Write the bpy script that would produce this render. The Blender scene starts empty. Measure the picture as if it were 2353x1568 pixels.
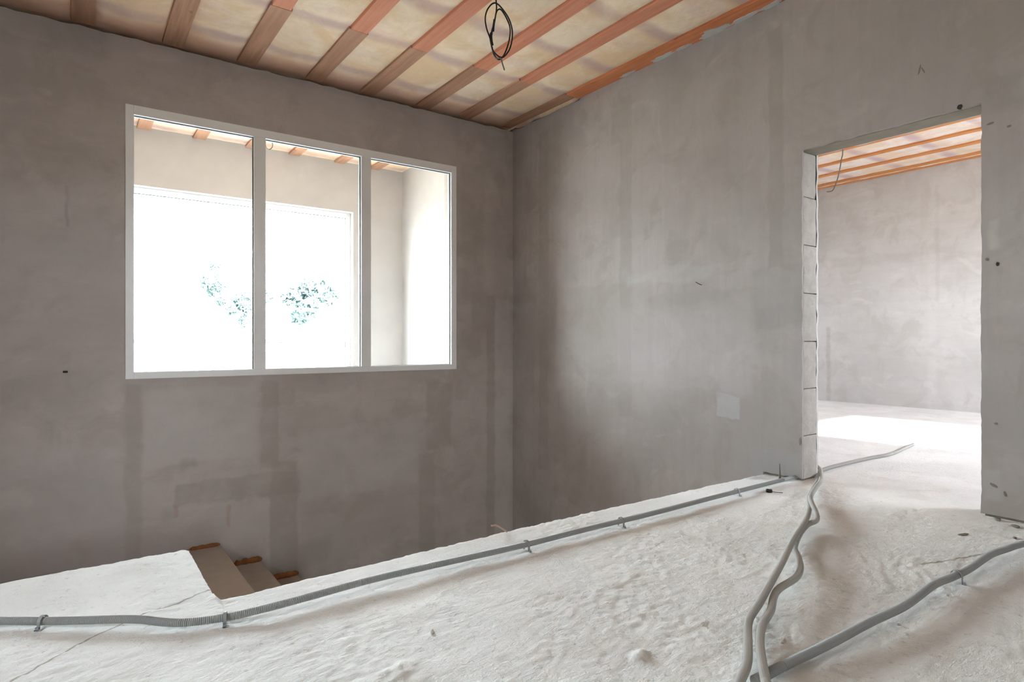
import bpy, math, random
import numpy as np
from mathutils import Vector, noise as mn

# ---------------------------------------------------------------- camera, sky, sun, exposure
SC = bpy.context.scene
COL = SC.collection
F, CX, CY, H = 1411.0, 1176.5, 784.0, 0.885          # focal length and centre in photo pixels, eye height in metres
_a, _b = math.hypot(3144 - CX, F), math.hypot(165 - CX, F)
XF, XR = F / _a, (3144 - CX) / _a                     # world X of camera forward / right
YF, YR = F / _b, (165 - CX) / _b

cam_d = bpy.data.cameras.new('camera'); cam_d.sensor_width = 36; cam_d.lens = F / 2353 * 36
cam_d.clip_start = 0.05; cam_d.clip_end = 500
cam = bpy.data.objects.new('camera', cam_d); COL.objects.link(cam)
cam.location = (0, 0, H)
cam.rotation_euler = Vector((XF, YF, 0)).to_track_quat('-Z', 'Y').to_euler()
SC.camera = cam

WORLD = bpy.data.worlds.new('sky'); SC.world = WORLD; WORLD.use_nodes = True
bg = WORLD.node_tree.nodes['Background']
bg.inputs['Color'].default_value = (0.82, 0.91, 1.0, 1)
bg.inputs['Strength'].default_value = 62.0

sun_d = bpy.data.lights.new('sun', 'SUN'); sun_d.energy = 16; sun_d.angle = math.radians(1.2); sun_d.color = (1, 0.96, 0.9)
sun = bpy.data.objects.new('sun', sun_d); COL.objects.link(sun)
sun.rotation_euler = Vector((-0.088, 1.0, -0.47)).to_track_quat('-Z', 'Y').to_euler()
sun.location = (6, -20, 12)

def portal(loc, direction, sx, sy):
    d = bpy.data.lights.new('portal', 'AREA'); d.shape = 'RECTANGLE'; d.size = sx; d.size_y = sy
    d.cycles.is_portal = True
    o = bpy.data.objects.new('sky_portal', d); COL.objects.link(o); o.location = loc
    o.rotation_euler = Vector(direction).to_track_quat('-Z', 'Z' if abs(direction[2]) < .5 else 'Y').to_euler()

vs = SC.view_settings
vs.view_transform = 'Standard'; vs.look = 'None'; vs.gamma = 1.0; vs.exposure = 0.0; vs.use_curve_mapping = False
SC.cycles.max_bounces = 8; SC.cycles.diffuse_bounces = 5; SC.cycles.glossy_bounces = 2; SC.cycles.transmission_bounces = 2
SC.cycles.adaptive_threshold = .02; SC.cycles.caustics_reflective = False; SC.cycles.caustics_refractive = False

# ---------------------------------------------------------------- photo pixel -> place on a known plane
def ray(px, py):
    r = (px - CX) / F
    return Vector((r * XR + XF, r * YR + YF, -(py - CY) / F))
def on_z(px, py, z=0.0):
    d = ray(px, py); t = (z - H) / d.z
    return Vector((d.x * t, d.y * t, z))
def on_y(px, py, y):
    d = ray(px, py); t = y / d.y
    return Vector((d.x * t, y, H + d.z * t))
def on_x(px, py, x):
    d = ray(px, py); t = x / d.x
    return Vector((x, d.y * t, H + d.z * t))

# ---------------------------------------------------------------- main dimensions (metres)
WA = 5.203            # face of the wall with the interior window
WB = 3.741            # face of the wall with the doorway
WBK = 3.935           # its other face
DY0, DY1, DZ = 1.142, 2.080, 2.089
WIN = (0.313, 3.060, 0.610, 2.592)
CEIL = 3.085          # underside of battens
LX, BY = -1.9, -1.9   # wall behind to the left, wall behind the camera
LOW = -2.9
CX1, CY0, CY1 = 9.09, -1.2, 4.82        # next room
DY, DX = 7.42, 3.54                     # room behind the interior window
CEILC = 3.12
SPL = 4.185

# ---------------------------------------------------------------- node helpers
class NT:
    def __init__(s, name):
        s.m = bpy.data.materials.new(name); s.m.use_nodes = True
        s.t = s.m.node_tree; s.b = s.t.nodes['Principled BSDF']
        s.b.inputs['Specular IOR Level'].default_value = 0.2
        s.b.inputs['Roughness'].default_value = 0.85
        s.geo = s.t.nodes.new('ShaderNodeNewGeometry')
        s.sep = s.t.nodes.new('ShaderNodeSeparateXYZ'); s.lk(s.geo.outputs['Position'], s.sep.inputs[0])
        s.P = s.geo.outputs['Position']
        s.X, s.Y, s.Z = s.sep.outputs
    def lk(s, a, b): s.t.links.new(a, b)
    def put(s, sock, v):
        if hasattr(v, 'is_linked') or hasattr(v, 'links'): s.lk(v, sock)
        else: sock.default_value = v
    def math(s, op, a, b=0.0, c=None, clamp=False):
        n = s.t.nodes.new('ShaderNodeMath'); n.operation = op; n.use_clamp = clamp
        s.put(n.inputs[0], a); s.put(n.inputs[1], b)
        if c is not None: s.put(n.inputs[2], c)
        return n.outputs[0]
    def mapr(s, v, a, b, c=0.0, d=1.0, smooth=True):
        n = s.t.nodes.new('ShaderNodeMapRange'); n.interpolation_type = 'SMOOTHSTEP' if smooth else 'LINEAR'
        s.put(n.inputs[0], v)
        for i, k in enumerate((a, b, c, d)): n.inputs[i + 1].default_value = k
        return n.outputs[0]
    def scale(s, vec=None, sc=(1, 1, 1)):
        n = s.t.nodes.new('ShaderNodeMapping'); s.lk(vec or s.P, n.inputs[0]); n.inputs['Scale'].default_value = sc
        return n.outputs[0]
    def noise(s, scale=5, detail=4, rough=.55, vec=None, sc=None, dist=0.0):
        n = s.t.nodes.new('ShaderNodeTexNoise')
        v = s.scale(vec, sc) if sc else (vec or s.P)
        s.lk(v, n.inputs['Vector']); n.inputs['Scale'].default_value = scale
        n.inputs['Detail'].default_value = detail; n.inputs['Roughness'].default_value = rough
        n.inputs['Distortion'].default_value = dist
        return n.outputs['Fac']
    def mix(s, f, a, b, mode='MIX'):
        n = s.t.nodes.new('ShaderNodeMix'); n.data_type = 'RGBA'; n.blend_type = mode
        s.put(n.inputs[0], f)
        for k, v in ((6, a), (7, b)):
            if isinstance(v, tuple): n.inputs[k].default_value = (*v, 1) if len(v) == 3 else v
            else: s.lk(v, n.inputs[k])
        return n.outputs[2]
    def ramp(s, f, stops):
        n = s.t.nodes.new('ShaderNodeValToRGB'); s.lk(f, n.inputs[0]); e = n.color_ramp.elements
        while len(e) < len(stops): e.new(0.5)
        for i, (p, c) in enumerate(stops): e[i].position = p; e[i].color = (*c, 1)
        return n.outputs[0]
    def bump(s, h, dist=0.01, strength=1.0, prev=None):
        n = s.t.nodes.new('ShaderNodeBump'); n.inputs['Distance'].default_value = dist
        n.inputs['Strength'].default_value = strength; s.lk(h, n.inputs['Height'])
        if prev: s.lk(prev, n.inputs['Normal'])
        return n.outputs[0]
    def box(s, u, v, r, soft=.012):
        """mask of a rectangle (u0,u1,v0,v1) on already warped coordinates"""
        u0, u1, v0, v1 = r; out = None
        for c, a, b in ((u, u0, u1), (v, v0, v1)):
            d = s.math('ABSOLUTE', s.math('SUBTRACT', c, (a + b) / 2))
            m = s.mapr(d, (b - a) / 2 + soft, (b - a) / 2 - soft)
            out = m if out is None else s.math('MULTIPLY', out, m)
        return out
    def seg(s, p, q, w):
        """mask of a thin line from p to q in floor XY"""
        dx, dy = q[0] - p[0], q[1] - p[1]; L2 = dx * dx + dy * dy
        ax = s.math('SUBTRACT', s.WX, p[0]); ay = s.math('SUBTRACT', s.WY, p[1])
        t = s.math('MULTIPLY', s.math('ADD', s.math('MULTIPLY', ax, dx), s.math('MULTIPLY', ay, dy)), 1 / L2, clamp=True)
        ex = s.math('SUBTRACT', ax, s.math('MULTIPLY', t, dx)); ey = s.math('SUBTRACT', ay, s.math('MULTIPLY', t, dy))
        d = s.math('SQRT', s.math('ADD', s.math('MULTIPLY', ex, ex), s.math('MULTIPLY', ey, ey)))
        return s.mapr(d, w, w * .3)
    def out(s, col, nrm=None, rough=None):
        if isinstance(col, tuple): s.b.inputs['Base Color'].default_value = (*col, 1)
        else: s.lk(col, s.b.inputs['Base Color'])
        if nrm is not None: s.lk(nrm, s.b.inputs['Normal'])
        if rough is not None: s.put(s.b.inputs['Roughness'], rough)
        return s.m

def plain(name, col, rough=.6, var=.12, sc=30, metal=0.0):
    n = NT(name); f = n.noise(sc, 3)
    lo = tuple(c * (1 - var) for c in col); hi = tuple(min(1, c * (1 + var)) for c in col)
    n.b.inputs['Metallic'].default_value = metal
    return n.out(n.mix(f, lo, hi), n.bump(n.noise(sc * 6, 2), .0006), rough)

# ---------------------------------------------------------------- plaster walls
def plaster(name, axis, base, patches, amp=.62, horiz=.5):
    """axis: 'X' = coordinates (X,Z), 'Y' = (Y,Z). patches = [(rect, colour, amount, softness)]"""
    n = NT(name); U = n.X if axis == 'X' else n.Y; V = n.Z
    w1 = n.math('SUBTRACT', n.noise(5.5, 4), .5); w2 = n.math('SUBTRACT', n.noise(4.1, 4, sc=(1.3, 1.1, 1.7)), .5)
    U2 = n.math('ADD', U, n.math('MULTIPLY', w1, .07)); V2 = n.math('ADD', V, n.math('MULTIPLY', w2, .12)); fade = n.mapr(w2, -.22, .10, .45, 1.0)
    b = base
    big = n.noise(1.1, 5, .6)
    c = n.mix(n.mapr(big, .3, .7), tuple(k * .90 for k in b), tuple(k * 1.07 for k in b))
    blot = n.noise(3.2, 5, .62, dist=.6)
    c = n.mix(n.math('MULTIPLY', n.mapr(blot, .48, .66), .48), c, (b[0] * .80, b[1] * .775, b[2] * .74))
    c = n.mix(n.math('MULTIPLY', n.mapr(n.noise(2.3, 5, .6, sc=(1, 1, 1.4), dist=1.0), .54, .68), .50), c, (b[0] * 1.13, b[1] * 1.13, b[2] * 1.13))
    strk = n.noise(7, 4, .6, sc=(3, 3, .22) if horiz < .5 else (.3, .3, 2.2))
    c = n.mix(n.math('MULTIPLY', n.mapr(strk, .35, .75), .20), c, (b[0] * .78, b[1] * .76, b[2] * .73))
    fine = n.noise(45, 3, .6)
    c = n.mix(n.math('MULTIPLY', n.mapr(fine, .35, .7), .10), c, (b[0] * .8, b[1] * .8, b[2] * .78))
    relief = n.math('ADD', n.math('MULTIPLY', n.noise(5, 3, .6), .45), n.math('MULTIPLY', n.noise(60, 3, .6), .14))
    for rect, col, amt, soft in patches:
        m = n.box(U2, V2, rect, soft)
        m = n.math('MULTIPLY', m, fade)
        c = n.mix(n.math('MULTIPLY', m, amt * amp), c, col)
    return n.out(c, n.bump(relief, .006, .6), .92)

def rxA(x0, x1, y0, y1):
    p, q = on_y(x0, (y0 + y1) / 2, WA), on_y(x1, (y0 + y1) / 2, WA); xm = (x0 + x1) / 2
    return (p.x, q.x, on_y(xm, y1, WA).z, on_y(xm, y0, WA).z)
def rxB(x0, x1, y0, y1):
    p, q = on_x(x0, y0, WB), on_x(x1, y0, WB); xm = (x0 + x1) / 2
    return (q.y, p.y, on_x(xm, y1, WB).z, on_x(xm, y0, WB).z)

BA = (0.432, 0.386, 0.366)
TAN = (0.320, 0.285, 0.258); DRK = (0.27, 0.25, 0.232); LGT = (0.475, 0.455, 0.445); PNK = (0.355, 0.295, 0.28)
M_A = plaster('plaster_window_wall', 'X', BA, [
    (rxA(287, 326, 880, 1330), TAN, .75, .02), (rxA(600, 640, 880, 1080), TAN, .8, .015), (rxA(622, 684, 1060, 1340), TAN, .85, .015),
    (rxA(398, 690, 1098, 1150), TAN, .9, .014), (rxA(410, 450, 1055, 1075), DRK, .7, .02),
    (rxA(372, 405, 1168, 1200), DRK, .45, .03), (rxA(980, 1038, 880, 1030), TAN, .75, .02), (rxA(962, 1000, 1040, 1300), TAN, .7, .02),
    (rxA(1118, 1136, 680, 1250), TAN, .8, .014), (rxA(1060, 1112, 380, 700), TAN, .4, .03), (rxA(1085, 1120, 670, 760), TAN, .65, .03),
    (rxA(330, 590, 890, 1060), LGT, .5, .03), (rxA(690, 960, 980, 1130), LGT, .45, .05), (rxA(1138, 1172, 690, 1250), LGT, .5, .02),
    (rxA(700, 880, 1140, 1175), PNK, .45, .03), (rxA(-60, 240, 860, 985), DRK, .35, .08), (rxA(60, 270, 330, 600), DRK, .22, .10),
    (rxA(150, 158, 430, 520), DRK, .7, .01), (rxA(0, 280, 1020, 1250), LGT, .35, .06), (rxA(640, 760, 1240, 1300), TAN, .6, .05),
    (rxA(100, 250, 40, 130), DRK, .4, .05), (rxA(402, 409, 1166, 1192), (.36, .19, .11), .6, .012), (rxA(521, 530, 1164, 1210), (.36, .19, .11), .7, .012),
], amp=.78, horiz=.8)
TANB = (0.292, 0.258, 0.236); DRKB = (0.255, 0.242, 0.232); LGTB = (0.45, 0.43, 0.42)
M_B = plaster('plaster_door_wall', 'Y', (0.378, 0.338, 0.318), [
    (rxB(1238, 1260, 300, 1080), TANB, .6, .012), (rxB(1424, 1452, 220, 960), TANB, .55, .014), (rxB(1405, 1425, 255, 330), TANB, .6, .015),
    (rxB(1766, 1800, 60, 620), TANB, .75, .012), (rxB(1440, 1640, 620, 650), LGTB, .45, .025),
    (rxB(1186, 1500, 660, 860), TANB, .35, .02), (rxB(1490, 1740, 668, 720), TANB, .40, .02), (rxB(1186, 1300, 720, 1000), TANB, .25, .05), (rxB(1730, 1846, 610, 760), DRKB, .40, .03), (rxB(1740, 1846, 700, 1090), DRKB, .22, .04),
    (rxB(1180, 1236, 640, 700), TANB, .5, .03), (rxB(1420, 1730, 700, 900), LGTB, .30, .05),
    (rxB(1646, 1700, 908, 960), (.43, .42, .42), .7, .006), (rxB(1500, 1600, 940, 990), TANB, .3, .03),
    (rxB(1545, 1680, 340, 400), TANB, .35, .03), (rxB(2265, 2353, 170, 250), DRKB, .45, .03), (rxB(2275, 2297, 510, 570), (.50, .48, .41), .6, .015),
    (rxB(2262, 2300, 1080, 1150), LGTB, .4, .02), (rxB(1725, 1843, 1035, 1092), (.335, .335, .335), .55, .02),
], amp=.85, horiz=.2)
M_W = plain('plaster_plain', (0.46, 0.44, 0.42), .95, .12, 3)
M_WH = plain('plaster_bounce_white', (0.78, 0.765, 0.75), .95, .05, 3)  # unseen walls made white to bounce light onto the window wall
M_C = plaster('plaster_next_room', 'Y', (0.60, 0.58, 0.565), [
    ((3.35, 3.44, 1.4, 3.0), (.52, .49, .46), .6, .015), ((3.22, 3.27, 1.4, 2.9), TAN, .3, .015), ((3.4, 4.6, 1.95, 2.1), TAN, .4, .05),
    ((2.75, 3.2, 1.9, 2.0), TAN, .35, .04), ((3.25, 3.35, .0, 1.4), (.72, .70, .68), .5, .03), ((4.62, 4.68, 0.0, 1.1), TAN, .8, .02)], amp=.5, horiz=.5)  # last stripe: tan line painted to mimic the darker room corner

# ---------------------------------------------------------------- concrete floors
def concrete(name, base, cracks=(), scratches=()):
    n = NT(name)
    w = n.math('SUBTRACT', n.noise(9, 4), .5); w2 = n.math('SUBTRACT', n.noise(8, 4, sc=(1.2, 1.4, 1)), .5)
    n.WX = n.math('ADD', n.X, n.math('MULTIPLY', w, .03)); n.WY = n.math('ADD', n.Y, n.math('MULTIPLY', w2, .03))
    b = base
    c = n.mix(n.mapr(n.noise(1.6, 5, .6), .3, .7), tuple(k * .92 for k in b), tuple(min(1, k * 1.06) for k in b))
    c = n.mix(n.math('MULTIPLY', n.mapr(n.noise(4.2, 6, .68, dist=.5), .50, .68), .40), c, (b[0] * .80, b[1] * .765, b[2] * .72))
    c = n.mix(n.math('MULTIPLY', n.mapr(n.noise(70, 4, .7), .55, .75), .35), c, tuple(k * .72 for k in b))
    c = n.mix(n.math('MULTIPLY', n.mapr(n.noise(28, 4, .75), .60, .70), .6), c, (b[0] * .56, b[1] * .53, b[2] * .49))
    hgt = n.noise(40, 5, .72, sc=(1, 1.5, 1))
    for p, q, wd in cracks:
        m = n.seg(p, q, wd); c = n.mix(n.math('MULTIPLY', m, .75), c, (b[0] * .38, b[1] * .34, b[2] * .28))
    for p, q, wd in scratches:
        m = n.math('MULTIPLY', n.seg(p, q, wd), n.mapr(n.noise(20, 2), .35, .6)); c = n.mix(n.math('MULTIPLY', m, .7), c, tuple(min(1, k * 1.25) for k in b))
    return n.out(c, n.bump(hgt, .0085, 1.0), .9)
def fl(*pts): return [tuple(on_z(*p))[:2] for p in pts]
def chain(w, *pts):
    q = fl(*pts); return [(q[i], q[i + 1], w) for i in range(len(q) - 1)]
M_F = concrete('rough_concrete_floor', (0.87, 0.86, 0.84),
    cracks=chain(.006, (498, 1349), (430, 1378), (330, 1412), (180, 1480), (30, 1566)) + chain(.008, (2115, 1297), (2200, 1284), (2290, 1266)),
    scratches=chain(.007, (1250, 1475), (1385, 1458), (1392, 1420)) + chain(.006, (1130, 1452), (1145, 1415), (1235, 1402)) + chain(.005, (740, 1440), (690, 1405)) + chain(.006, (1630, 1335), (1530, 1380)))
M_FC = concrete('concrete_next_floor', (0.87, 0.865, 0.86))
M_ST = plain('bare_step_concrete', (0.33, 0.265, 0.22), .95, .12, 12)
M_LOW = plain('lower_floor_concrete', (0.48, 0.40, 0.33), .95, .1, 4)  # unseen floor tinted warm to bounce light up the stairwell

def block_mat():
    n = NT('aerated_block'); b = (0.43, 0.395, 0.36)
    c = n.mix(n.mapr(n.noise(14, 5, .65), .35, .7), tuple(k * .85 for k in b), b)
    c = n.mix(n.math('MULTIPLY', n.mapr(n.noise(40, 3), .62, .72), .6), c, (.3, .26, .22))
    return n.out(c, n.bump(n.noise(60, 5, .7), .003), .95)
M_BL = block_mat()
M_MORT = plain('mortar_dark_grey', (0.20, 0.175, 0.15), .95)  # dark grey-brown of masonry, joints, chips and rubble
M_LINT = plain('lintel_concrete', (0.25, 0.222, 0.182), .95, .2, 14)
M_HOLE = plain('hole_shade_dark', (0.035, 0.03, 0.025), .95)  # shade inside small holes put into the colour
M_PVC = plain('white_pvc', (0.86, 0.86, 0.86), .45, .03, 8)
M_GASK = plain('grey_green_gasket', (0.10, 0.13, 0.12), .6)

def glass_mat():
    m = bpy.data.materials.new('window_glass'); m.use_nodes = True; t = m.node_tree
    t.nodes.remove(t.nodes['Principled BSDF'])
    tr = t.nodes.new('ShaderNodeBsdfTransparent'); tr.inputs[0].default_value = (.93, .95, .94, 1)
    gl = t.nodes.new('ShaderNodeBsdfGlossy'); gl.inputs['Roughness'].default_value = .02
    fr = t.nodes.new('ShaderNodeFresnel'); fr.inputs[0].default_value = 1.35
    mx = t.nodes.new('ShaderNodeMixShader')
    t.links.new(fr.outputs[0], mx.inputs[0]); t.links.new(tr.outputs[0], mx.inputs[1]); t.links.new(gl.outputs[0], mx.inputs[2])
    t.links.new(mx.outputs[0], t.nodes['Material Output'].inputs[0])
    return m
M_GLASS = glass_mat()

def wood(name, base, dark, along='Y'):
    n = NT(name); sc = (14, .8, 14) if along == 'Y' else (.8, 14, 14)
    g = n.noise(2.2, 5, .6, sc=sc); k = n.noise(3.3, 3, .5, sc=(5, 2.2, 5))
    c = n.mix(n.mapr(g, .3, .72), dark, base)
    c = n.mix(n.math('MULTIPLY', n.mapr(k, .66, .74), .65), c, tuple(v * .5 for v in dark))
    oi = n.t.nodes.new('ShaderNodeObjectInfo')
    c = n.mix(n.math('MULTIPLY', oi.outputs['Random'], .35), c, tuple(v * .75 for v in base))
    return n.out(c, n.bump(g, .002), .8)
M_RED = wood('red_treated_board', (0.56, 0.235, 0.145), (0.46, 0.17, 0.095))
M_RED2 = wood('red_orange_board', (0.55, 0.20, 0.09), (0.42, 0.135, 0.055))
M_BRN = wood('brown_board', (0.44, 0.245, 0.155), (0.31, 0.16, 0.095))
M_ORG = wood('orange_board', (0.62, 0.27, 0.10), (0.50, 0.19, 0.06))

def membrane(name, col):
    n = NT(name); b = col
    c = n.mix(n.mapr(n.noise(2.4, 5, .62, dist=.6), .36, .64), (b[0] * .86, b[1] * .76, b[2] * .62), b)
    c = n.mix(n.math('MULTIPLY', n.mapr(n.noise(1.7, 4, .6, sc=(.8, 2.2, 1)), .52, .66), .45), c, (b[0] * .84, b[1] * .76, b[2] * .86))
    c = n.mix(n.math('MULTIPLY', n.mapr(n.noise(30, 4, .6, sc=(1, .25, 1)), .45, .7), .15), c, tuple(k * .75 for k in b))
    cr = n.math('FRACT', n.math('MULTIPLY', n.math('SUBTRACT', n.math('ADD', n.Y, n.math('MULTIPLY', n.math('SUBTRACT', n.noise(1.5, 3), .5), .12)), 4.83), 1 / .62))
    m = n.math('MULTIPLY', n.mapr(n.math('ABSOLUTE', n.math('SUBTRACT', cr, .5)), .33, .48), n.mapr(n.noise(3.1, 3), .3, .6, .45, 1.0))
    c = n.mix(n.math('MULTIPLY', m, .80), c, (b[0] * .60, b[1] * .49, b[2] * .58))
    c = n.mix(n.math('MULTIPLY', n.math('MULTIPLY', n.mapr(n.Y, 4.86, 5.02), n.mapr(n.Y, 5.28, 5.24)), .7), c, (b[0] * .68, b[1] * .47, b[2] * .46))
    return n.out(c, n.bump(n.noise(9, 5, .6, dist=.8), .012, .6), .75)
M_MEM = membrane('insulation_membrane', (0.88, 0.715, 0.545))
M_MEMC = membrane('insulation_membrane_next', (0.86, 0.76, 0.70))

M_COND = plain('grey_conduit_plastic', (0.36, 0.37, 0.37), .5, .06, 20)
M_COND2 = plain('dusty_conduit_plastic', (0.47, 0.455, 0.43), .65, .08, 20)
M_CLIP = plain('grey_clip_plastic', (0.36, 0.36, 0.36), .5)
M_STEEL = plain('screw_steel', (0.45, 0.5, 0.58), .3, metal=.9)
M_BLACK = plain('black_cable', (0.022, 0.02, 0.017), .5)
M_GREYC = plain('grey_cable_end', (0.16, 0.15, 0.145), .6)
M_NAIL = plain('rusty_nail', (0.10, 0.08, 0.06), .6, metal=.4)
M_FOAM = plain('orange_foam', (0.21, 0.082, 0.03), .9, .5, 35)
M_BARK = plain('birch_bark', (0.5, 0.47, 0.42), .9)
M_LEAF = plain('green_leaves', (0.12, 0.165, 0.16), .7, .3, 3)
M_SAND = plain('pale_ground', (0.42, 0.40, 0.36), .95, .1, 1)
M_ROOF = plain('roof_sheet', (0.25, 0.2, 0.18), .8)
M_CRUMB = plain('mortar_crumb', (0.62, 0.60, 0.57), .95, .2, 60)
M_PINK = plain('pinkish_wire', (0.55, 0.36, 0.30), .6)

# ---------------------------------------------------------------- mesh helpers
def link(name, me, mat, parent=None, smooth=False):
    o = bpy.data.objects.new(name, me); COL.objects.link(o)
    if mat: me.materials.append(mat)
    if smooth: me.polygons.foreach_set('use_smooth', [True] * len(me.polygons))
    if parent: o.parent = parent
    return o
def mesh(name, v, f):
    me = bpy.data.meshes.new(name); me.from_pydata([tuple(map(float, p)) for p in v], [], f); me.update(); return me
def box_data(a, b):
    (x0, y0, z0), (x1, y1, z1) = a, b
    v = [(x0, y0, z0), (x1, y0, z0), (x1, y1, z0), (x0, y1, z0), (x0, y0, z1), (x1, y0, z1), (x1, y1, z1), (x0, y1, z1)]
    f = [(0, 3, 2, 1), (4, 5, 6, 7), (0, 1, 5, 4), (1, 2, 6, 5), (2, 3, 7, 6), (3, 0, 4, 7)]
    return v, f
def boxes(name, mat, parts, parent=None, bev=0.0):
    V, Fc = [], []
    for a, b in parts:
        v, f = box_data(a, b); k = len(V); V += v; Fc += [tuple(i + k for i in q) for q in f]
    o = link(name, mesh(name, V, Fc), mat, parent)
    if bev:
        m = o.modifiers.new('bevel', 'BEVEL'); m.width = bev; m.segments = 2; m.limit_method = 'ANGLE'
    return o
def struct(o, label=None):
    o['kind'] = 'structure'
    if label: o['label'] = label
    return o
def tag(o, label, cat, group=None):
    o['label'] = label; o['category'] = cat
    if group: o['group'] = group
    return o
def lines(*stops):
    """stops: a0, step, a1, step, a2 ... -> grid lines that hit every stop"""
    r = [stops[0]]
    for i in range(1, len(stops), 2):
        n = max(1, int(round((stops[i + 1] - r[-1]) / stops[i]))); a = r[-1]
        r += [a + (stops[i + 1] - a) * k / n for k in range(1, n + 1)]
    return np.array(r)
def sheet(name, us, vs, keep, place, mat, thick, parent=None, back=True, shift=None):
    """solid slab: front grid (u,v) placed by place(u,v,depth); cells kept by keep(uc,vc)"""
    nu, nv = len(us), len(vs); V = []; Fc = []
    ok = np.zeros((nu - 1, nv - 1), bool)
    for i in range(nu - 1):
        for j in range(nv - 1): ok[i, j] = keep((us[i] + us[i + 1]) / 2, (vs[j] + vs[j + 1]) / 2)
    idx = {}
    def vid(i, j, k):
        key = (i, j, k)
        if key not in idx: idx[key] = len(V); V.append(place(us[i], vs[j], k))
        return idx[key]
    for i in range(nu - 1):
        for j in range(nv - 1):
            if not ok[i, j]: continue
            Fc.append((vid(i, j, 0), vid(i + 1, j, 0), vid(i + 1, j + 1, 0), vid(i, j + 1, 0)))
            if thick and back: Fc.append((vid(i, j, 1), vid(i, j + 1, 1), vid(i + 1, j + 1, 1), vid(i + 1, j, 1)))
            if thick:
                for (di, dj), (p, q) in (((-1, 0), ((i, j + 1), (i, j))), ((1, 0), ((i + 1, j), (i + 1, j + 1))), ((0, -1), ((i, j), (i + 1, j))), ((0, 1), ((i + 1, j + 1), (i, j + 1)))):
                    a, b = i + di, j + dj
                    if 0 <= a < nu - 1 and 0 <= b < nv - 1 and ok[a, b]: continue
                    Fc.append((vid(*q, 0), vid(*p, 0), vid(*p, 1), vid(*q, 1)))
    return link(name, mesh(name, V, Fc), mat, parent, smooth=False)
def shade(o, ang=50):
    me = o.data; me.polygons.foreach_set('use_smooth', [True] * len(me.polygons))
    me.update()
    import bmesh
    b = bmesh.new(); b.from_mesh(me); lim = math.radians(ang)
    bmesh.ops.recalc_face_normals(b, faces=b.faces)
    for e in b.edges:
        e.smooth = not (len(e.link_faces) == 2 and e.calc_face_angle(0) > lim)
    b.to_mesh(me); b.free(); return o
def nz(x, y, z=0.0, s=1.0): return mn.noise(Vector((x * s, y * s, z * s)))
def fbm(x, y, z, s, o=4):
    return mn.fractal(Vector((x * s, y * s, z * s)), 0.9, 2.1, o)
def smooth_path(pts, step):
    P = [Vector(p) for p in pts]; P = [P[0] * 2 - P[1]] + P + [P[-1] * 2 - P[-2]]; out = []
    for i in range(1, len(P) - 2):
        a, b, c, d = P[i - 1:i + 3]; n = max(2, int((c - b).length / step))
        for k in range(n):
            t = k / n
            out.append(.5 * ((2 * b) + (c - a) * t + (2 * a - 5 * b + 4 * c - d) * t * t + (3 * b - a - 3 * c + d) * t ** 3))
    out.append(P[-2]); return out
def tube_data(path, rad, sides=10):
    V, Fc = [], []; up = Vector((0, 0, 1)); prev = None; n = len(path)
    for i, p in enumerate(path):
        t = (path[min(i + 1, n - 1)] - path[max(i - 1, 0)]).normalized()
        if prev is None:
            prev = t.orthogonal().normalized()
        prev = (prev - t * prev.dot(t)).normalized(); s = t.cross(prev)
        r = rad(i) if callable(rad) else rad
        for k in range(sides):
            a = 2 * math.pi * k / sides; V.append(p + prev * (math.cos(a) * r) + s * (math.sin(a) * r))
    for i in range(n - 1):
        for k in range(sides):
            k2 = (k + 1) % sides
            Fc.append((i * sides + k, i * sides + k2, (i + 1) * sides + k2, (i + 1) * sides + k))
    Fc.append(tuple(range(sides))[::-1]); Fc.append(tuple((n - 1) * sides + k for k in range(sides)))
    return V, Fc
def tube(name, pts, rad, mat, parent=None, step=.01, sides=10):
    v, f = tube_data(smooth_path(pts, step), rad, sides); return link(name, mesh(name, v, f), mat, parent, True)
def empty(name, loc=(0, 0, 0)):
    o = bpy.data.objects.new(name, None); COL.objects.link(o); o.location = loc; o.empty_display_size = .1; return o
def child(o, parent):
    o.parent = parent; o.matrix_parent_inverse = parent.matrix_world.inverted() if False else o.matrix_parent_inverse
    return o

# ---------------------------------------------------------------- slab floor with the stair opening
SLX, SLY0, SLY1 = 0.412, 2.35, 2.94
def edge_y(x):
    return float(np.interp(x, [.42, .71, 1.27, 1.71, 2.68, 3.74], [2.297, 2.315, 2.335, 2.352, 2.362, 2.362]))
def lump(u, v, c, rx, ry, hgt, ang=0.0):
    dx, dy = u - c[0], v - c[1]; ca, sa = math.cos(ang), math.sin(ang)
    a, b = (dx * ca + dy * sa) / rx, (-dx * sa + dy * ca) / ry; r2 = a * a + b * b
    return hgt * max(0.0, 1 - r2) ** .6 * (.65 + .7 * abs(nz(u, v, 3, 45))) if r2 < 1 else 0.0
L1, L2, L3 = on_z(1470, 1507), on_z(930, 1540), on_z(880, 1556)
def floor_z(u, v):
    g = .55 + .9 * max(0.0, nz(u, v, 12, 2.3) + .25)
    z = .004 * fbm(u, v, 0, 1.7, 3) + .0034 * fbm(u, v, 5, 9, 4) + g * (.0033 * nz(u * 1.0, v * 1.5, 2, 27) + .0024 * nz(u, v * 1.4, 5, 52)) + .007 * max(0, nz(u, v, 8, 19) - .42) - .010 * max(0, nz(u, v, 18, 26) - .48)
    z += lump(u, v, L1, .040, .024, .014, .5) + lump(u, v, L2, .09, .024, .011, .55) * (.3 + 1.1 * abs(nz(u, v, 4, 60))) + lump(u, v, L3, .10, .020, .010, .4) * (.2 + 1.2 * abs(nz(u, v, 6, 70)))
    return z
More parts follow.
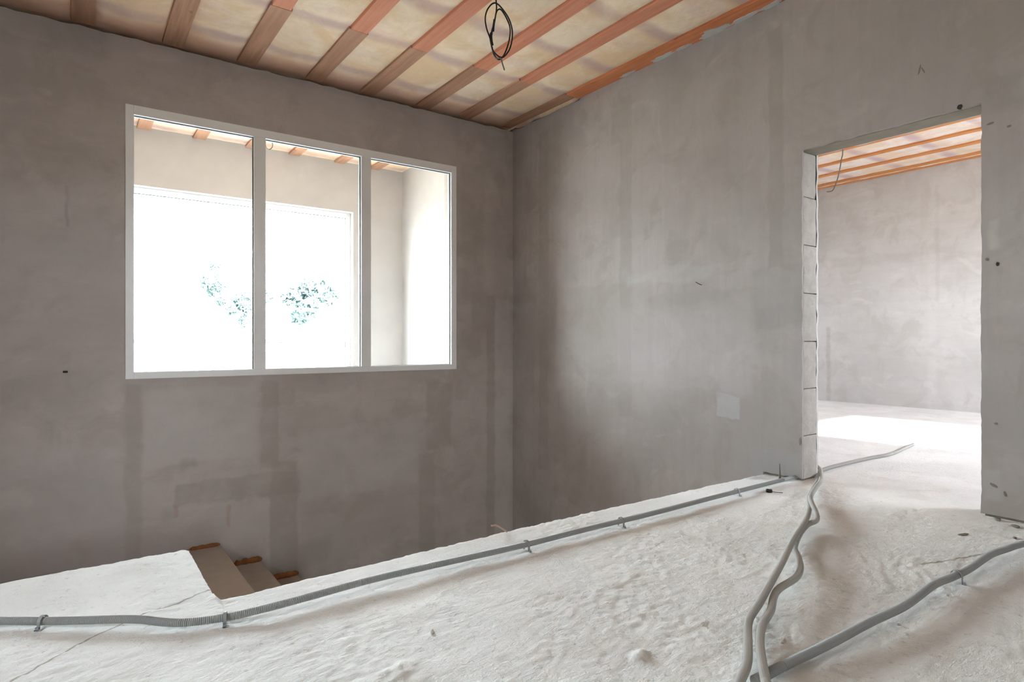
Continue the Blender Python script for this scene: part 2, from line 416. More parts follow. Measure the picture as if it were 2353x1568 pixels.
def floor_place(u, v, k):
    x, y = u, v
    if u > SLX - .001:
        w = max(0.0, min(1.0, (v - 2.0) / .35)); y = v + (edge_y(u) - SLY0) * w
        on_edge = abs(v - SLY0) < 1e-6; d = SLY0 - v
    else:
        on_edge = abs(v - SLY1) < 1e-6; d = SLY1 - v
        if v > SLY0: d = min(d, SLX - u)
        if abs(u - SLX) < 1e-6 and v > SLY0 - 1e-6: x += .008 * nz(v, 7, 0, 14) + .004 * nz(v, 9, 0, 60); 
        # rounded corner of the slab nose
        R = .055
        a, b = u - (SLX - R), v - (SLY1 - R)
        if a > 0 and b > 0 and math.hypot(a, b) > R:
            s = R / math.hypot(a, b); x, y = SLX - R + a * s, SLY1 - R + b * s
    if on_edge: y += .009 * nz(u, 1, 0, 9) + .008 * nz(u, 4, 0, 42) - .012 * max(0, nz(u, 3, 2, 16) - .3)
    z = floor_z(u, v)
    if u > WB - .15: z *= max(0.0, (WBK - .02 - u) / .33)
    if d < .035: z -= .010 * (1 - d / .035) ** 2
    if k: z = -.22
    return (x, y, z)
us = lines(LX, .1, -.5, .009, SLX, .009, 2.6, .0125, WB - .001, .03, WBK - .001)
vs_ = lines(BY, .1, .4, .009, DY0, .009, DY1, .009, SLY0, .0125, SLY1)
def floor_keep(u, v):
    if u > WB - .001: return DY0 - .0 < v < DY1
    return v < SLY0 or u < SLX
slab = shade(sheet('floor', us, vs_, floor_keep, floor_place, M_F, .22), 60)
struct(slab)

# next room floor
def fc_place(u, v, k): return (u, v, (.003 * fbm(u, v, 1, 3, 3) * min(1.0, (u - WBK) / .3) if not k else -.2))
fc = shade(sheet('floor_next_room', lines(WBK - .001, .05, CX1), lines(CY0, .06, CY1), lambda u, v: True, fc_place, M_FC, .2, back=False))
struct(fc)
struct(boxes('floor_behind_window', M_FC, [((LX, WA + .2, -.2), (DX, DY, -.002))]))
struct(boxes('floor_lower', M_LOW, [((LX, BY, LOW - .2), (WBK, WA + .2, LOW))]))

# ---------------------------------------------------------------- wall with the interior window
def wa_place(u, v, k):
    if k: return (u, WA + .2, v + (.05 if v > CEIL + .003 else 0))
    y = WA + .004 * fbm(u, 0, v, 1.3, 3)
    z = v
    if v > CEIL + .003: z = v - .022 + .011 * nz(u, 0, 0, 9) + .008 * nz(u, 0, 3, 31)
    return (u, y, z)
x0, x1, z0, z1 = WIN
wa = sheet('wall_window_side', lines(LX, .08, -.5, .05, x0 + .02, .05, x1 - .02, .05, WB), lines(LOW, .08, -1.2, .05, z0 + .02, .05, z1 - .02, .05, CEIL - .02, .028, CEIL + .008),
           lambda u, v: not (x0 + .02 < u < x1 - .02 and z0 + .02 < v < z1 - .02), wa_place, M_A, .2)
struct(shade(wa, 45))

# ---------------------------------------------------------------- wall with the doorway
wb = empty('wall_right', (WB, DY1, 0)); struct(wb, 'grey plastered wall with a bare doorway opening'); bpy.context.view_layer.update()
def under(o, p=wb):
    o.parent = p; o.matrix_parent_inverse.identity(); o.location = o.location - p.location if p.parent is None else o.location; return o
def jag(v, s): return .006 * nz(v, s, 0, 12) + .004 * nz(v, s, 1, 45) + .008 * max(0, nz(v, s, 2, 5) - .25)
def wb_place(face, sgn):
    def f(u, v, k):
        x = face + sgn * (.004 * fbm(0, u, v, 1.3, 3))
        y, z = u, v
        if -.001 <= v <= DZ + .001:
            if abs(u - DY0) < 1e-5: y += jag(v, 1)
            if abs(u - DY1) < 1e-5: y += jag(v, 2)
        if abs(v - DZ) < 1e-5 and DY0 - .01 < u < DY1 + .01: z += jag(u, 3) * .8
        if v > CEIL + .003: z = v + (.012 if u < SPL - .05 else -.020 + .014 * nz(u, 0, 5, 9) + .010 * nz(u, 0, 8, 31))
        if abs(v - .012) < 1e-5 and u < DY1 + .3: z += .010 * abs(nz(u, 6, 1, 14)) + .006 * abs(nz(u, 2, 1, 50))
        if k: x = face + sgn * .02
        return (x, y, z)
    return f
vz = lines(LOW, .1, -.6, .05, .012, .03, .6, .03, DZ, .03, CEIL - .02, .028, CEIL + .008)
def wb_keep(u, v):
    if DY0 < u < DY1 and v < DZ: return False
    if u < SLY0 and -.22 < v < .012: return False
    return True
pl = shade(sheet('plaster', lines(BY, .08, .5, .04, DY0, .03, DY1, .03, SLY0, .05, WA + .02), vz, wb_keep, wb_place(WB, 1), M_B, .02, back=False), 45); under(pl)
pl2 = shade(sheet('plaster', lines(CY0, .1, DY0, .04, DY1, .1, CY1), lines(.012, .04, DZ, .1, CEILC), lambda u, v: not (DY0 < u < DY1 and v < DZ), wb_place(WBK, -1), M_C, .02, back=False), 45); under(pl2)
MX0, MX1 = WB + .02, WBK - .02
ms = boxes('masonry', M_MORT, [((MX0, BY, .0), (MX1, DY0 - .01, DZ)), ((MX0, BY, DZ + .2), (MX1, WA + .2, CEIL + .2)), ((MX0, BY, DZ), (MX1, DY0 - .25, DZ + .2)),
     ((MX0, DY1 + .62, .0), (MX1, WA + .2, DZ)), ((MX0, DY1 + .25, DZ), (MX1, WA + .2, DZ + .2)), ((MX0, BY, LOW), (MX1, WA + .2, -.23)), ((MX0, DY1 + .012, 0), (MX1, DY1 + .62, DZ))]); under(ms)
lt = boxes('lintel', M_LINT, [((MX0, DY0 - .25, DZ - .004), (MX1, DY1 + .25, DZ + .2))], bev=.004); under(lt)
JZ = [.008, .284, .582, .882, 1.188, 1.494, 1.80, DZ - .004]
rnd = random.Random(4)
for i in range(7):                                        # the bare blocks of the door reveal
    a, b = JZ[i] + .003, JZ[i + 1] - .003; dy = rnd.uniform(-.003, .003)
    V, Fc = [], []
    us2 = lines(MX0 + .001, .04, MX1 - .001); vs2 = lines(a, .05, b)
    def bp(u, v, k, dy=dy, a=a, b=b, i=i):
        if k: return (u, DY1 + .011, v)
        e = min(v - a, b - v, u - MX0, MX1 - u); chip = .004 if e < .002 else 0
        return (u, DY1 - .002 + dy + .003 * nz(u, v, i, 14) + chip * (1 + 2 * max(0, nz(u, v, i + 9, 22))), v)
    under(shade(sheet('block', us2, vs2, lambda u, v: True, bp, M_BL, .02, back=False), 60))
# drill holes as dark discs for the shade inside; pencil mark and scuffs in the plaster
def blotch(name, px, py, w, h, mat, ang=0.0, seed=0):
    p = on_x(px, py, WB); s = (p.x * XF + p.y * YF) / F; V = []; N = 12
    ny = Vector((0, 1, 0)); 
    kx = abs((on_x(px + 1, py, WB) - on_x(px, py, WB)).y)
    for k in range(N):
        a = 2 * math.pi * k / N; r = 1 + .45 * nz(math.cos(a) * 2, math.sin(a) * 2, seed, 1)
        dx, dz = math.cos(a) * w * r / 2, math.sin(a) * h * r / 2
        dx, dz = dx * math.cos(ang) - dz * math.sin(ang), dx * math.sin(ang) + dz * math.cos(ang)
        V.append((0, -dx * kx, dz * s))
    off = .004 * fbm(0, p.y, p.z, 1.3, 3)
    v = [(WB + off - .0022, p.y + q[1], p.z + q[2]) for q in V] + [(WB + off + .006, p.y + q[1], p.z + q[2]) for q in V]
    f = [tuple(range(N))] + [(k, (k + 1) % N, (k + 1) % N + N, k + N) for k in range(N)]
    return under(link(name, mesh(name, v, f), mat))
blotch('drill_hole_disc', 2206, 246, 13, 11, M_HOLE, seed=1)
blotch('drill_hole_disc', 2293, 607, 8, 9, M_HOLE, seed=2)
blotch('drill_hole_disc', 2268, 596, 7, 7, M_MORT, seed=3)
blotch('chip', 2276, 284, 18, 5, M_MORT, .15, seed=4)
blotch('chip', 2319, 290, 11, 5, M_MORT, .1, seed=5)
blotch('chip', 2288, 974, 8, 5, M_MORT, seed=6)
blotch('chip', 2283, 1116, 17, 7, M_MORT, -.4, seed=7)
blotch('chip', 2309, 1136, 5, 12, M_MORT, .3, seed=8)
blotch('pencil_mark', 2113, 160, 3.2, 23, M_MORT, -.25, seed=9)
blotch('pencil_mark', 2121, 161, 3.2, 17, M_MORT, .45, seed=10)
blotch('chip', 1839, 1015, 5, 18, M_MORT, seed=11)

# ---------------------------------------------------------------- walls that close the building
QY0, QY1, QZ0, QZ1 = 1.5, 2.2, 1.25, 1.85
struct(boxes('wall_left', M_WH, [((LX - .2, BY - .2, LOW), (LX, QY0, CEIL + .2)), ((LX - .2, QY1, LOW), (LX, WA + .2, CEIL + .2)),
                                 ((LX - .2, QY0, LOW), (LX, QY1, QZ0)), ((LX - .2, QY0, QZ1), (LX, QY1, CEIL + .2))]))
struct(boxes('wall_back', M_WH, [((LX, BY - .2, -.6), (WBK, BY, CEIL + .2)), ((LX, BY - .2, LOW), (.6, BY, -.6)), ((1.5, BY - .2, LOW), (WBK, BY, -.6)), ((.6, BY - .2, LOW), (1.5, BY, -2.0)), ((.6, BY - .2, -1.15), (1.5, BY, -.6))]))  # unseen lower-storey opening added to light the stairwell wall
portal((1.05, BY - .1, -1.575), (0, 1, 0), .9, .85)
# next room
struct(boxes('wall_next_room_far', M_C, [((CX1, CY0 - .2, -.2), (CX1 + .2, CY1 + .2, CEILC + .2))]))
struct(boxes('wall_next_room_left', M_C, [((WBK, CY1, -.2), (CX1, CY1 + .2, CEILC + .2))]))
OX0, OX1, OZ0, OZ1 = 6.05, 8.0, 1.3, 2.3
struct(boxes('wall_next_room_right', M_C, [((WBK, CY0 - .2, -.2), (OX0, CY0, CEILC + .2)), ((OX1, CY0 - .2, -.2), (CX1, CY0, CEILC + .2)), ((OX0, CY0 - .2, OZ1), (OX1, CY0, CEILC + .2)), ((OX0, CY0 - .2, -.2), (OX1, CY0, OZ0))]))
portal(((OX0 + OX1) / 2, CY0 - .1, (OZ0 + OZ1) / 2), (0, 1, 0), OX1 - OX0, OZ1 - OZ0)
portal((LX - .1, (QY0 + QY1) / 2, (QZ0 + QZ1) / 2), (1, 0, 0), QY1 - QY0, QZ1 - QZ0)
# room behind the interior window
PX0, PX1, PZ0, PZ1 = .25, 2.87, .25, 2.50
struct(boxes('wall_behind_window_far', M_W, [((LX, DY, LOW), (PX0, DY + .25, CEIL + .2)), ((PX1, DY, LOW), (DX + .2, DY + .25, CEIL + .2)), ((PX0, DY, LOW), (PX1, DY + .25, PZ0)), ((PX0, DY, PZ1), (PX1, DY + .25, CEIL + .2))]))
struct(boxes('wall_behind_window_right', M_W, [((DX, WA + .2, LOW), (DX + .2, DY, CEIL + .2))]))
struct(boxes('wall_behind_window_left', M_W, [((LX - .2, WA + .2, LOW), (LX, DY + .25, CEIL + .2))]))
portal(((PX0 + PX1) / 2, DY + .2, (PZ0 + PZ1) / 2), (0, -1, 0), PX1 - PX0, PZ1 - PZ0)
struct(boxes('roof_blocker', M_ROOF, [((LX - .3, BY - .3, 3.36), (WBK, DY + .3, 3.46)), ((WBK, CY0 - .25, 3.36), (CX1 + .3, CY1 + .3, 3.46))]))  # unseen roof slab added to block sky light from above

# ---------------------------------------------------------------- interior window
def window(name, y0, dep, x0, x1, z0, z1, fr, muls, transoms, label, side=1):
    w = empty(name, (x0, y0, z0)); struct(w, label); bpy.context.view_layer.update()
    fl_, fr_, ft, fb = fr
    def bx(nm, mat, a, b, bev=.0025): return under(boxes(nm, mat, [(a, b)], bev=bev), w)
    bx('frame_side', M_PVC, (x0, y0, z0), (x0 + fl_, y0 + dep, z1)); bx('frame_side', M_PVC, (x1 - fr_, y0, z0), (x1, y0 + dep, z1))
    bx('frame_top', M_PVC, (x0 + fl_, y0, z1 - ft), (x1 - fr_, y0 + dep, z1)); bx('frame_bottom', M_PVC, (x0 + fl_, y0, z0), (x1 - fr_, y0 + dep, z0 + fb))
    xs = [x0 + fl_] + [k for m in muls for k in m] + [x1 - fr_]
    for a, b in muls: bx('mullion', M_PVC, (a, y0, z0 + fb), (b, y0 + dep, z1 - ft))
    for i in range(0, len(xs), 2):
        zs = [z0 + fb] + [k for t in transoms for k in t] + [z1 - ft]
        for a, b in transoms: bx('transom', M_PVC, (xs[i], y0, a), (xs[i + 1], y0 + dep, b))
        for j in range(0, len(zs), 2):
            p, q = xs[i], xs[i + 1]; r, s = zs[j], zs[j + 1]; g = .007; yg = y0 + dep * .45
            under(boxes('gasket', M_GASK, [((p, yg - .006, s - g), (q, yg + .006, s)), ((q - g, yg - .006, r), (q, yg + .006, s - g)), ((p, yg - .006, r), (p + .003, yg + .006, s - g)), ((p + .003, yg - .006, r), (q - g, yg + .006, r + .003))]), w)
            v = [(p + .002, yg, r + .002), (q - .002, yg, r + .002), (q - .002, yg, s - .002), (p + .002, yg, s - .002)]
            under(link('pane', mesh('pane', v, [(0, 1, 2, 3)]), M_GLASS), w)
    return w
window('window_1', WA - .006, .075, x0, x1, z0, z1, (.052, .058, .068, .050), [(1.187, 1.276), (2.087, 2.176)], [], 'fixed interior window of three panes in a pale plastic frame')
window('window_2', DY + .10, .07, PX0, PX1, PZ0, PZ1, (.06, .05, .06, .06), [], [(.868, .905)], 'wide bright window in the far wall of the room behind the interior window')
window('fill_window', 0, .07, 0, QY1 - QY0, 0, QZ1 - QZ0, (.06, .06, .06, .06), [], [], 'unseen window added in the left wall to light the slab')  # unseen window added for light on the left part of the slab
w3 = bpy.data.objects['fill_window']; w3.rotation_euler.z = math.radians(90); w3.location = (LX - .06, QY0, QZ0)

# ---------------------------------------------------------------- ceilings of membrane and battens
BAT = [(-1.58, -1.46), (-1.06, -.94), (-.53, -.41), (.000, .118), (.548, .672), (1.066, 1.190), (1.600, 1.722), (2.078, 2.205), (2.625, 2.755), (3.085, 3.210), (3.600, 3.745)]
def bays(x):
    prev = LX
    for a, b in BAT:
        if x < a: return prev, a
        if x <= b: return None
        prev = b
    return prev, WB + .05
def mem_place(zc, y_anchor=4.83):
    def f(u, v, k):
        bay = bays(u); z = zc
        if bay:
            s = (u - bay[0]) / max(.02, bay[1] - bay[0]); t = ((v + .05 * nz(u, v, 0, 1.5) - y_anchor) / .62) % 1.0
            z -= .030 * min(1.0, max(0.0, (WA - .02 - v) / .16)) ** .5 * (4 * s * (1 - s)) ** .5 * (.25 + .75 * (4 * t * (1 - t)) ** .45) * (1 + .5 * nz(u, v, 1, 2.2))
            z += .004 * fbm(u, v, 3, 7, 3)
        return (u, v, z)
    return f
xs = [LX]
for a, b in BAT: xs += list(np.linspace(xs[-1], a, 10)[1:]) + [b]
xs += [WB + .02]; xs = np.array(xs)
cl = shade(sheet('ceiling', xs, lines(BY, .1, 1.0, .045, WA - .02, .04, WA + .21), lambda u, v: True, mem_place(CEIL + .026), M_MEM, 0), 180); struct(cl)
SPL = 4.185
rb = random.Random(7)
def board(name, mat, x0, x1, y0, y1, z0, z1, parent, tw=.0):
    v, f = box_data((x0, y0, z0), (x1, y1, z1))
    v = [(p[0] + tw * rb.uniform(-1, 1), p[1], p[2] + tw * .5 * rb.uniform(-1, 1)) for p in v]
    o = link(name, mesh(name, v, f), mat, parent); m = o.modifiers.new('bevel', 'BEVEL'); m.width = .002; m.segments = 1
    return o
for i, (a, b) in enumerate(BAT):
    last = i == len(BAT) - 1
    board('batten', M_RED2 if last else M_RED, a, b, BY, SPL - .002, CEIL, CEIL + .026, cl, .003)
    o = board('batten', M_BRN, a - .006, b + (-.045 if last else .010), SPL + .006, WA - .004, CEIL + .004, CEIL + .026, cl, .004)
# plaster smeared over the wall board
for k, (px, py, w, wd) in enumerate(((1430, 166, 26, .020), (1508, 126, 34, .026), (1556, 102, 22, .018), (1632, 66, 40, .040), (1700, 36, 30, .026), (1765, 8, 26, .022))):
    p = on_z(px, py, CEIL); V = []; N = 20
    for q in range(N):
        a = 2 * math.pi * q / N; r = 1 + .75 * nz(math.cos(a), math.sin(a), k, 2.1)
        V.append((min(WB - .001, WB - .012 - wd * .5 + wd * math.cos(a) * r), p.y + w * .0030 * math.sin(a) * r))
    zz = CEIL - .004 - .0007 * k
    v = [(x, y, zz) for x, y in V] + [(x, y, CEIL + .004) for x, y in V]
    link('plaster_smear', mesh('plaster_smear', v, [tuple(range(N))] + [(q, (q + 1) % N, (q + 1) % N + N, q + N) for q in range(N)]), M_W, cl)
# room behind the window
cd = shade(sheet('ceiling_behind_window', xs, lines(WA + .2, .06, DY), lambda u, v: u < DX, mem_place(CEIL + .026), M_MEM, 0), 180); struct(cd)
for a, b in BAT:
    if b < DX: board('batten', M_BRN, a, b, WA + .2, DY, CEIL, CEIL + .026, cd, .003)
# next room: battens run across the view
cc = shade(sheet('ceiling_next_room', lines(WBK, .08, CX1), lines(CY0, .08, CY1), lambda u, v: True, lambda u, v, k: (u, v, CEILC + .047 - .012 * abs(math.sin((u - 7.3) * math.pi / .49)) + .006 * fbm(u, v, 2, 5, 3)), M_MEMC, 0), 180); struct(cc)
for k in range(-6, 4):
    xx = 7.36 + .49 * k
    if xx < CX1 - .1: board('batten', M_ORG, xx, xx + .085, CY0, CY1, CEILC + .024, CEILC + .05, cc, .003)
board('batten', M_ORG, CX1 - .09, CX1 - .003, CY0, CY1, CEILC + .03, CEILC + .05, cc, .004)

# ---------------------------------------------------------------- stairs below the slab
st = empty('staircase', (.935, 4.6, -.69)); tag(st, 'bare concrete staircase going down along the wall under the window', 'staircase'); bpy.context.view_layer.update()
def step(xa, xb, z, n):
    return under(boxes(n, M_ST, [((xa, 4.0, z - .19), (xb, WA - .012, z))], bev=.006), st)
step(-.60, .935, -.69, 'landing')
for k in range(1, 11):
    step(.935 + .29 * (k - 1) - .02, min(.935 + .29 * k, WB - .004), -.69 - .175 * k, 'step')
for k in range(1, 4): step(max(LX + .005, -.60 - .29 * k - (.0 if k < 3 else .6)), -.60 - .29 * (k - 1), -.69 + .172 * k, 'step')
def strip(xa, xb, z, r, seed):
    pts = [(xa + (xb - xa) * t / 12, WA - .014 - r * 1.25 - .008 * abs(nz(t, seed, 0, .7)), z + r * .35) for t in range(13)]
    v, f = tube_data([Vector(p) for p in pts], lambda i: r * (.6 + .7 * abs(nz(i, seed, 3, .45))) * (1 if 0 < i < 12 else .3), 8)
    under(link('foam_strip', mesh('foam_strip', v, f), M_FOAM, None, True), st)
strip(.72, .93, -.69, .022, 1); strip(1.03, 1.235, -.865, .032, 2); strip(1.31, 1.52, -1.04, .034, 3)

# ---------------------------------------------------------------- corrugated conduits on the slab
R = .0125
def conduit(name, pts, label, mat, group, r=R, clips=()):
    P = [on_z(x, y, z) for x, y, z in pts]
    path = smooth_path(P, .0027)
    v, f = tube_data(path, lambda i: r * (1.0 if i % 2 else .84), 16)
    if not clips: return tag(link(name, mesh(name, v, f), mat), label, 'conduit', group)
    root = empty(name, (P[len(P) // 2].x, P[len(P) // 2].y, 0)); tag(root, label, 'conduit', group); bpy.context.view_layer.update()
    under(link('corrugated_tube', mesh('corrugated_tube', v, f), mat, None, False), root)
    for cx, cy in clips:
        tgt = on_z(cx, cy, .02); j = min(range(2, len(path) - 2), key=lambda k: (path[k] - tgt).length)
        p = path[j]; t = (path[j + 1] - path[j - 1]).normalized(); t.z = 0; t.normalize(); s = Vector((t.y, -t.x, 0)); wv = .005; ro = r + .0035
        V = []; Fc = []; N = 14
        prof = [(-ro - .001, -p.z + .001)] + [(ro * -math.cos(math.pi * k / N), ro * math.sin(math.pi * k / N)) for k in range(N + 1)] + [(ro + .001, -p.z + .001), (ro + .014, -p.z + .001)]
        for a, b in prof:
            for e in (-wv, wv):
                for q in (0.0, .0025):
                    nn = Vector((a, b)); sc = (nn.length + q) / max(nn.length, 1e-6) if b > -p.z * .5 else 1
                    zz = b * sc + (q if b < -p.z * .5 else 0)
                    V.append(p + s * (a * sc) + Vector((0, 0, zz)) + t * e)
        for i in range(len(prof) - 1):
            a = i * 4; b = a + 4
            Fc += [(a, a + 2, b + 2, b), (a + 1, b + 1, b + 3, a + 3), (a, b, b + 1, a + 1), (a + 2, a + 3, b + 3, b + 2)]
        c = under(link('clip', mesh('clip', V, Fc), M_CLIP), root)
        base = p + s * (ro + .008); base.z = .004
        hv, hf = tube_data([base, base + Vector((0, 0, .006))], .005, 8)
        sc_o = link('screw', mesh('screw', hv, hf), M_STEEL, c); sc_o.location = (0, 0, 0)
    return root
GRP = 'grey corrugated conduits on the concrete floor'
conduit('conduit', [(-140, 1426, .020), (-20, 1427, .020), (100, 1428, .019), (200, 1426, .022), (310, 1424, .024), (410, 1432, .022), (517, 1420, .020), (610, 1399, .028), (700, 1375, .030), (850, 1334, .030), (1000, 1299, .030), (1200, 1254, .026), (1350, 1216, .028), (1500, 1180, .027), (1650, 1141, .026), (1800, 1103, .020), (1846, 1092, .020), (1856, 1089, .020)],
        'long grey corrugated conduit running beside the stair opening from the left edge to the doorway', M_COND, GRP, clips=((97, 1428), (517, 1420), (1207, 1254), (1420, 1199), (1690, 1131)))
conduit('conduit', [(1688, 1600, .030), (1700, 1568, .032), (1717, 1525, .034), (1719, 1477, .036), (1721, 1427, .040), (1747, 1383, .052), (1771, 1340, .060), (1798, 1292, .066), (1821, 1245, .066), (1845, 1208, .056), (1856, 1185, .045), (1860, 1163, .035), (1858, 1145, .028), (1868, 1125, .022), (1879, 1104, .018), (1884, 1084, .017), (1930, 1069, .016), (2000, 1053, .016), (2050, 1043, .016), (2100, 1022, .016), (2160, 1007, .016), (2230, 990, .016), (2300, 968, .016)],
        'left one of the two twisted grey conduits, continuing through the doorway', M_COND2, GRP)
conduit('conduit', [(1768, 1600, .052), (1760, 1568, .054), (1752, 1525, .048), (1746, 1477, .040), (1752, 1437, .038), (1771, 1404, .038), (1778, 1373, .038), (1791, 1353, .038), (1828, 1329, .036), (1839, 1306, .034), (1834, 1280, .030), (1826, 1258, .028), (1838, 1228, .030), (1855, 1207, .034), (1876, 1196, .046), (1875, 1178, .050), (1866, 1158, .048), (1863, 1142, .042), (1874, 1122, .036), (1886, 1104, .034), (1886, 1082, .022), (1878, 1072, .016)],
        'right one of the two twisted grey conduits, ribbed at the bottom edge', M_COND2, GRP)
conduit('conduit', [(1732, 1566, .018), (1760, 1552, .018), (1800, 1531, .020), (1900, 1483, .026), (2000, 1430, .032), (2080, 1392, .034), (2145, 1345, .034), (2190, 1326, .030), (2230, 1306, .032), (2275, 1276, .034), (2310, 1263, .034), (2353, 1250, .032), (2440, 1232, .030)],
        'grey conduit snaking from under the twisted pair to the right edge', M_COND, GRP, r=.0135, clips=((2190, 1326),))

# ---------------------------------------------------------------- hanging cables
def cable_px(name, dist, pts, r, mat, label, plane_x=None, yaw=0.0, extra=None, cat='cable'):
    P = []
    for q in pts:
        x, y = q[:2]; dd = dist + (q[2] if len(q) > 2 else 0)
        P.append(Vector((0, 0, H)) + ray(x, y) * dd)
    return P
D0 = 3.86
root_pt = Vector((0, 0, H)) + ray(1140, -6) * D0
hc = empty('hanging_cable', tuple(root_pt)); tag(hc, 'black cable tied in a hanging loop below the ceiling battens', 'cable'); bpy.context.view_layer.update()
top = Vector((root_pt.x, root_pt.y, CEIL + .03))
P = cable_px('', D0, [(1140, 2), (1141, 18), (1138, 40), (1133, 60), (1128, 82, -.01), (1129, 100, -.02), (1134, 118, -.02), (1148, 131, -.02), (1158, 130, -.01), (1170, 115, 0), (1176, 95, .01), (1177, 70, .02), (1170, 45, .02), (1157, 24, .02), (1143, 9, .01), (1132, 8, .01), (1120, 22, 0), (1115, 42, -.01), (1118, 65, -.02), (1126, 88, -.02), (1131, 112, -.015), (1138, 130, -.01), (1146, 137, 0), (1154, 132, .01), (1162, 118, .02), (1170, 92, .02), (1172, 65, .02), (1164, 42, .01), (1152, 23, 0), (1145, 22, -.01), (1140, 30, -.02), (1136, 52, -.02), (1128, 84, -.02)], 0, None, '')
under(tube('loop', [top, top * .5 + P[0] * .5] + P, .0046, M_BLACK, step=.008, sides=8), hc)
P2 = cable_px('', D0 + .01, [(1131, 108, -.02), (1133, 122, -.02), (1140, 134, -.02), (1147, 134, -.02), (1151, 134, -.03), (1155, 148, -.03), (1159, 161, -.03)], 0, None, '')
under(tube('loose_end', P2, .0042, M_GREYC, step=.008, sides=8), hc)
P3 = cable_px('', D0 - .012, [(1129, 76), (1128, 84), (1129, 95), (1131, 104)], 0, None, '')
under(tube('tape_wrap', P3, .0095, M_BLACK, step=.006, sides=8), hc)
P3 = cable_px('', D0 - .005, [(1136, 45), (1134, 60), (1133, 72)], 0, None, '')
under(tube('tape_wrap', P3, .0075, M_BLACK, step=.006, sides=8), hc)

p0 = on_x(1938, 330, 6.3); pc = [Vector((p0.x, p0.y, CEILC + .04))] + [on_x(a, b, 6.3) for a, b in ((1937, 345), (1934, 365), (1930, 388), (1925, 410), (1918, 430), (1912, 439), (1900, 441))]
o = tube('hanging_cable', pc, .0055, M_GREYC, step=.02, sides=8); tag(o, 'thin grey cable dangling from the ceiling of the room beyond the doorway', 'cable')
pd = on_y(618, 330, 6.45)
loop = [Vector((pd.x, 6.45, CEIL + .03)), Vector((pd.x, 6.45, pd.z + .06))] + [Vector((pd.x + .035 * math.sin(a), 6.45 + .01 * math.sin(a * 2), pd.z + .06 * math.cos(a) - .0)) for a in np.linspace(0, 5.6, 12)]
o = tube('hanging_cable', loop, .005, M_GREYC, step=.02, sides=8); tag(o, 'small cable loop hanging behind the middle pane of the interior window', 'cable')

# ---------------------------------------------------------------- small things
nb = on_x(1612, 655, WB); tip = nb + Vector((-.062, .004, .018))
o = tube('nail', [nb + Vector((.008, 0, -.002)), nb + (tip - nb) * .5 + Vector((0, 0, -.002)), tip], .0026, M_NAIL, step=.01, sides=8); tag(o, 'bent nail sticking out of the plastered wall left of the doorway', 'nail')
nb = on_y(150, 855, WA)
o = boxes('wall_hole_block', M_HOLE, [((nb.x - .014, WA - .006, nb.z - .007), (nb.x + .014, WA + .02, nb.z + .008))], bev=.004); tag(o, 'small dark block for a hole in the wall left of the window', 'plug')  # dark block stands in for a shaded hole in the wall
pk = on_z(1768, 1129, .012)
pl_ = empty('black_plug', (pk.x, pk.y, 0)); tag(pl_, 'small black plug lying by the long conduit near the doorway', 'plug'); bpy.context.view_layer.update()
under(tube('cap', [pk + Vector((-.014, .008, .004)), pk, pk + Vector((.012, -.006, 0))], .011, M_BLACK, step=.008, sides=10), pl_)
under(tube('tail', [pk, pk + Vector((.03, -.03, -.006)), pk + Vector((.055, -.05, -.008))], .002, M_BLACK, step=.01, sides=6), pl_)
wp = on_z(1799, 1104)
v = [(-.012, -.006, 0), (.012, -.006, 0), (.012, .006, 0), (-.012, .006, 0), (-.003, -.002, .10), (.003, -.002, .10), (.003, .002, .10), (-.003, .002, .10)]
o = link('wooden_wedge', mesh('wooden_wedge', v, [(0, 3, 2, 1), (4, 5, 6, 7), (0, 1, 5, 4), (1, 2, 6, 5), (2, 3, 7, 6), (3, 0, 4, 7)]), M_MORT); o.location = (wp.x, wp.y + .02, 0); o.rotation_euler = (0, .1, .7)
tag(o, 'thin wooden wedge standing against the wall foot beside the doorway', 'wedge')
pw = on_z(1150, 1222, .01)
o = tube('wire_scrap', [pw + Vector((-.05, .0, .035)), pw + Vector((-.02, .005, .032)), pw + Vector((.01, 0, .012)), pw + Vector((.03, -.01, -.006))], .004, M_PINK, step=.008, sides=7)
tag(o, 'short pinkish wire scrap curling over the slab edge', 'wire')
import bmesh
def crumb(px, py, s, label, stretch=(1, 1, .7), rz=0.0, seed=0, mat=M_CRUMB):
    b = bmesh.new(); bmesh.ops.create_icosphere(b, subdivisions=2, radius=1)
    for q in b.verts:
        k = 1 + .35 * mn.noise(q.co * 1.7 + Vector((seed * 3.1, 0, 0))); q.co = Vector((q.co.x * stretch[0] * k, q.co.y * stretch[1] * k, q.co.z * stretch[2] * k)) * s
    me = bpy.data.meshes.new('mortar_crumb'); b.to_mesh(me); b.free()
    p = on_z(px, py); o = link('mortar_crumb', me, mat); o.location = (p.x, p.y, floor_z(p.x, p.y) + s * stretch[2] * .6); o.rotation_euler.z = rz
    tag(o, label, 'crumb', 'mortar crumbs on the floor')
crumb(993, 1456, .009, 'elongated pale mortar crumb alone on the middle of the slab', (1.6, .7, .6), 1.1, 1)
crumb(2177, 1371, .006, 'tiny white crumb in the shadow below the clip of the right conduit', seed=2)
crumb(2065, 1437, .006, 'tiny white crumb in the middle of the right conduit shadow', seed=3)
crumb(2084, 1459, .005, 'tiny white crumb just below the right conduit shadow', seed=4)
crumb(1752, 1383, .008, 'whitish mortar crumb, upper of two between the twisted conduits', (1.3, .8, .7), .9, 5)
crumb(1740, 1430, .012, 'larger whitish mortar crumb, lower of two between the twisted conduits', (1.5, .8, .6), 1.1, 6)
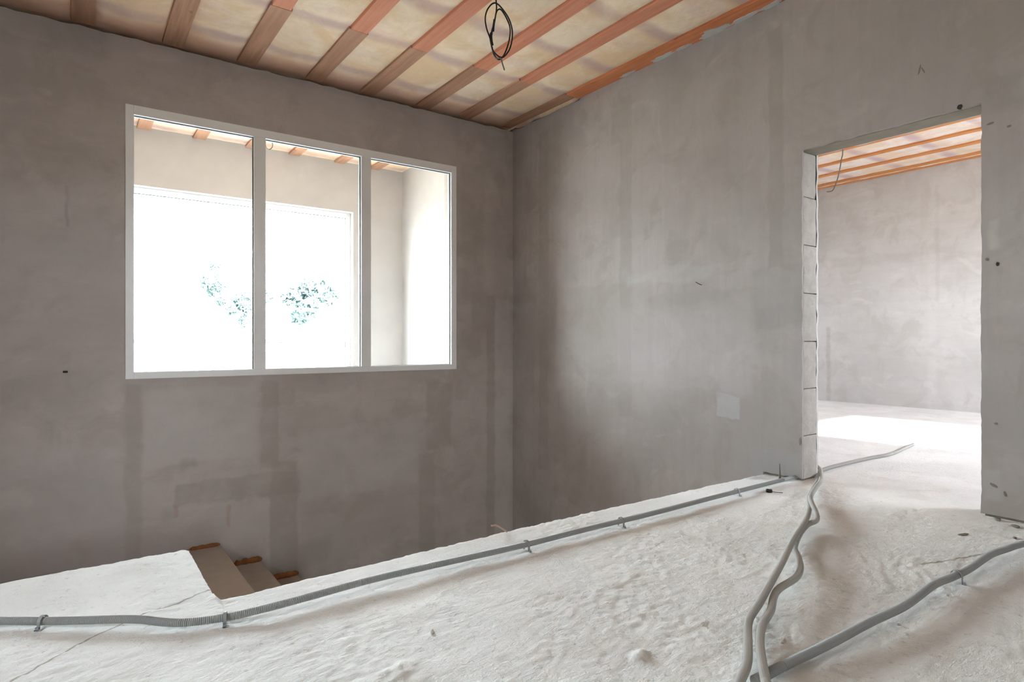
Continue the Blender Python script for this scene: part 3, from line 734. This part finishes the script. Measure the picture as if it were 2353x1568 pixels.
crumb(1800, 1474, .010, 'flat grey mortar crumb right of the twisted conduits', (1.8, .8, .5), .3, 7)

crumb(2214, 1230, .016, 'flat dark flake on the floor in front of the right door edge', (1.9, .8, .25), -.2, 8, M_MORT)
crumb(2293, 1197, .014, 'dark rubble crumb at the foot of the wall right of the doorway', (1.6, .8, .5), .6, 9, M_MORT)
crumb(2333, 1212, .015, 'rightmost dark rubble crumb at the wall foot by the photo edge', (1.5, .8, .5), .9, 10, M_MORT)
crumb(2332, 1237, .010, 'small dark crumb between the wall foot and the right conduit', (1.6, .8, .4), .2, 11, M_MORT)
# ---------------------------------------------------------------- outside
o = boxes('ground', M_SAND, [((-150, -150, -3.4), (150, 250, -3.2))]); struct(o, 'pale ground outside the house')
def tree(x, y, h, r, label, seed):
    rt = empty('tree', (x, y, -3.2)); tag(rt, label, 'tree', 'trees outside the far window'); bpy.context.view_layer.update()
    under(tube('trunk', [(x, y, -3.2), (x + .1, y, -3.2 + h * .4), (x, y + .1, -3.2 + h * .92)], .05, M_BARK, step=.3, sides=8), rt)
    q = random.Random(seed); V = []; Fc = []
    cs = [Vector((x, y, -3.2 + h * .90)) + Vector((q.gauss(0, .5), q.gauss(0, .5), q.gauss(0, .45))) * r for _ in range(14)]
    for c in cs:
        for _ in range(160):
            p = c + Vector((q.gauss(0, 1), q.gauss(0, 1), q.gauss(0, 1))).normalized() * r * .42 * q.random() ** .4
            a = Vector((q.gauss(0, 1), q.gauss(0, 1), q.gauss(0, 1))).normalized() * .13; b = a.orthogonal().normalized() * .09; k = len(V)
            V += [p - a, p + b, p + a, p - b]; Fc.append((k, k + 1, k + 2, k + 3))
    under(link('foliage', mesh('foliage', V, Fc), M_LEAF), rt)
tree(3.42, 20.0, 6.5, .42, 'slim leftmost tree, washed out behind the left pane of the interior window', 1)
tree(4.95, 22.5, 6.2, .50, 'tree washed out behind the mullion between left and middle pane', 2)
tree(6.25, 20.0, 6.2, .75, 'broadest of three trees, washed out behind the middle pane', 3)
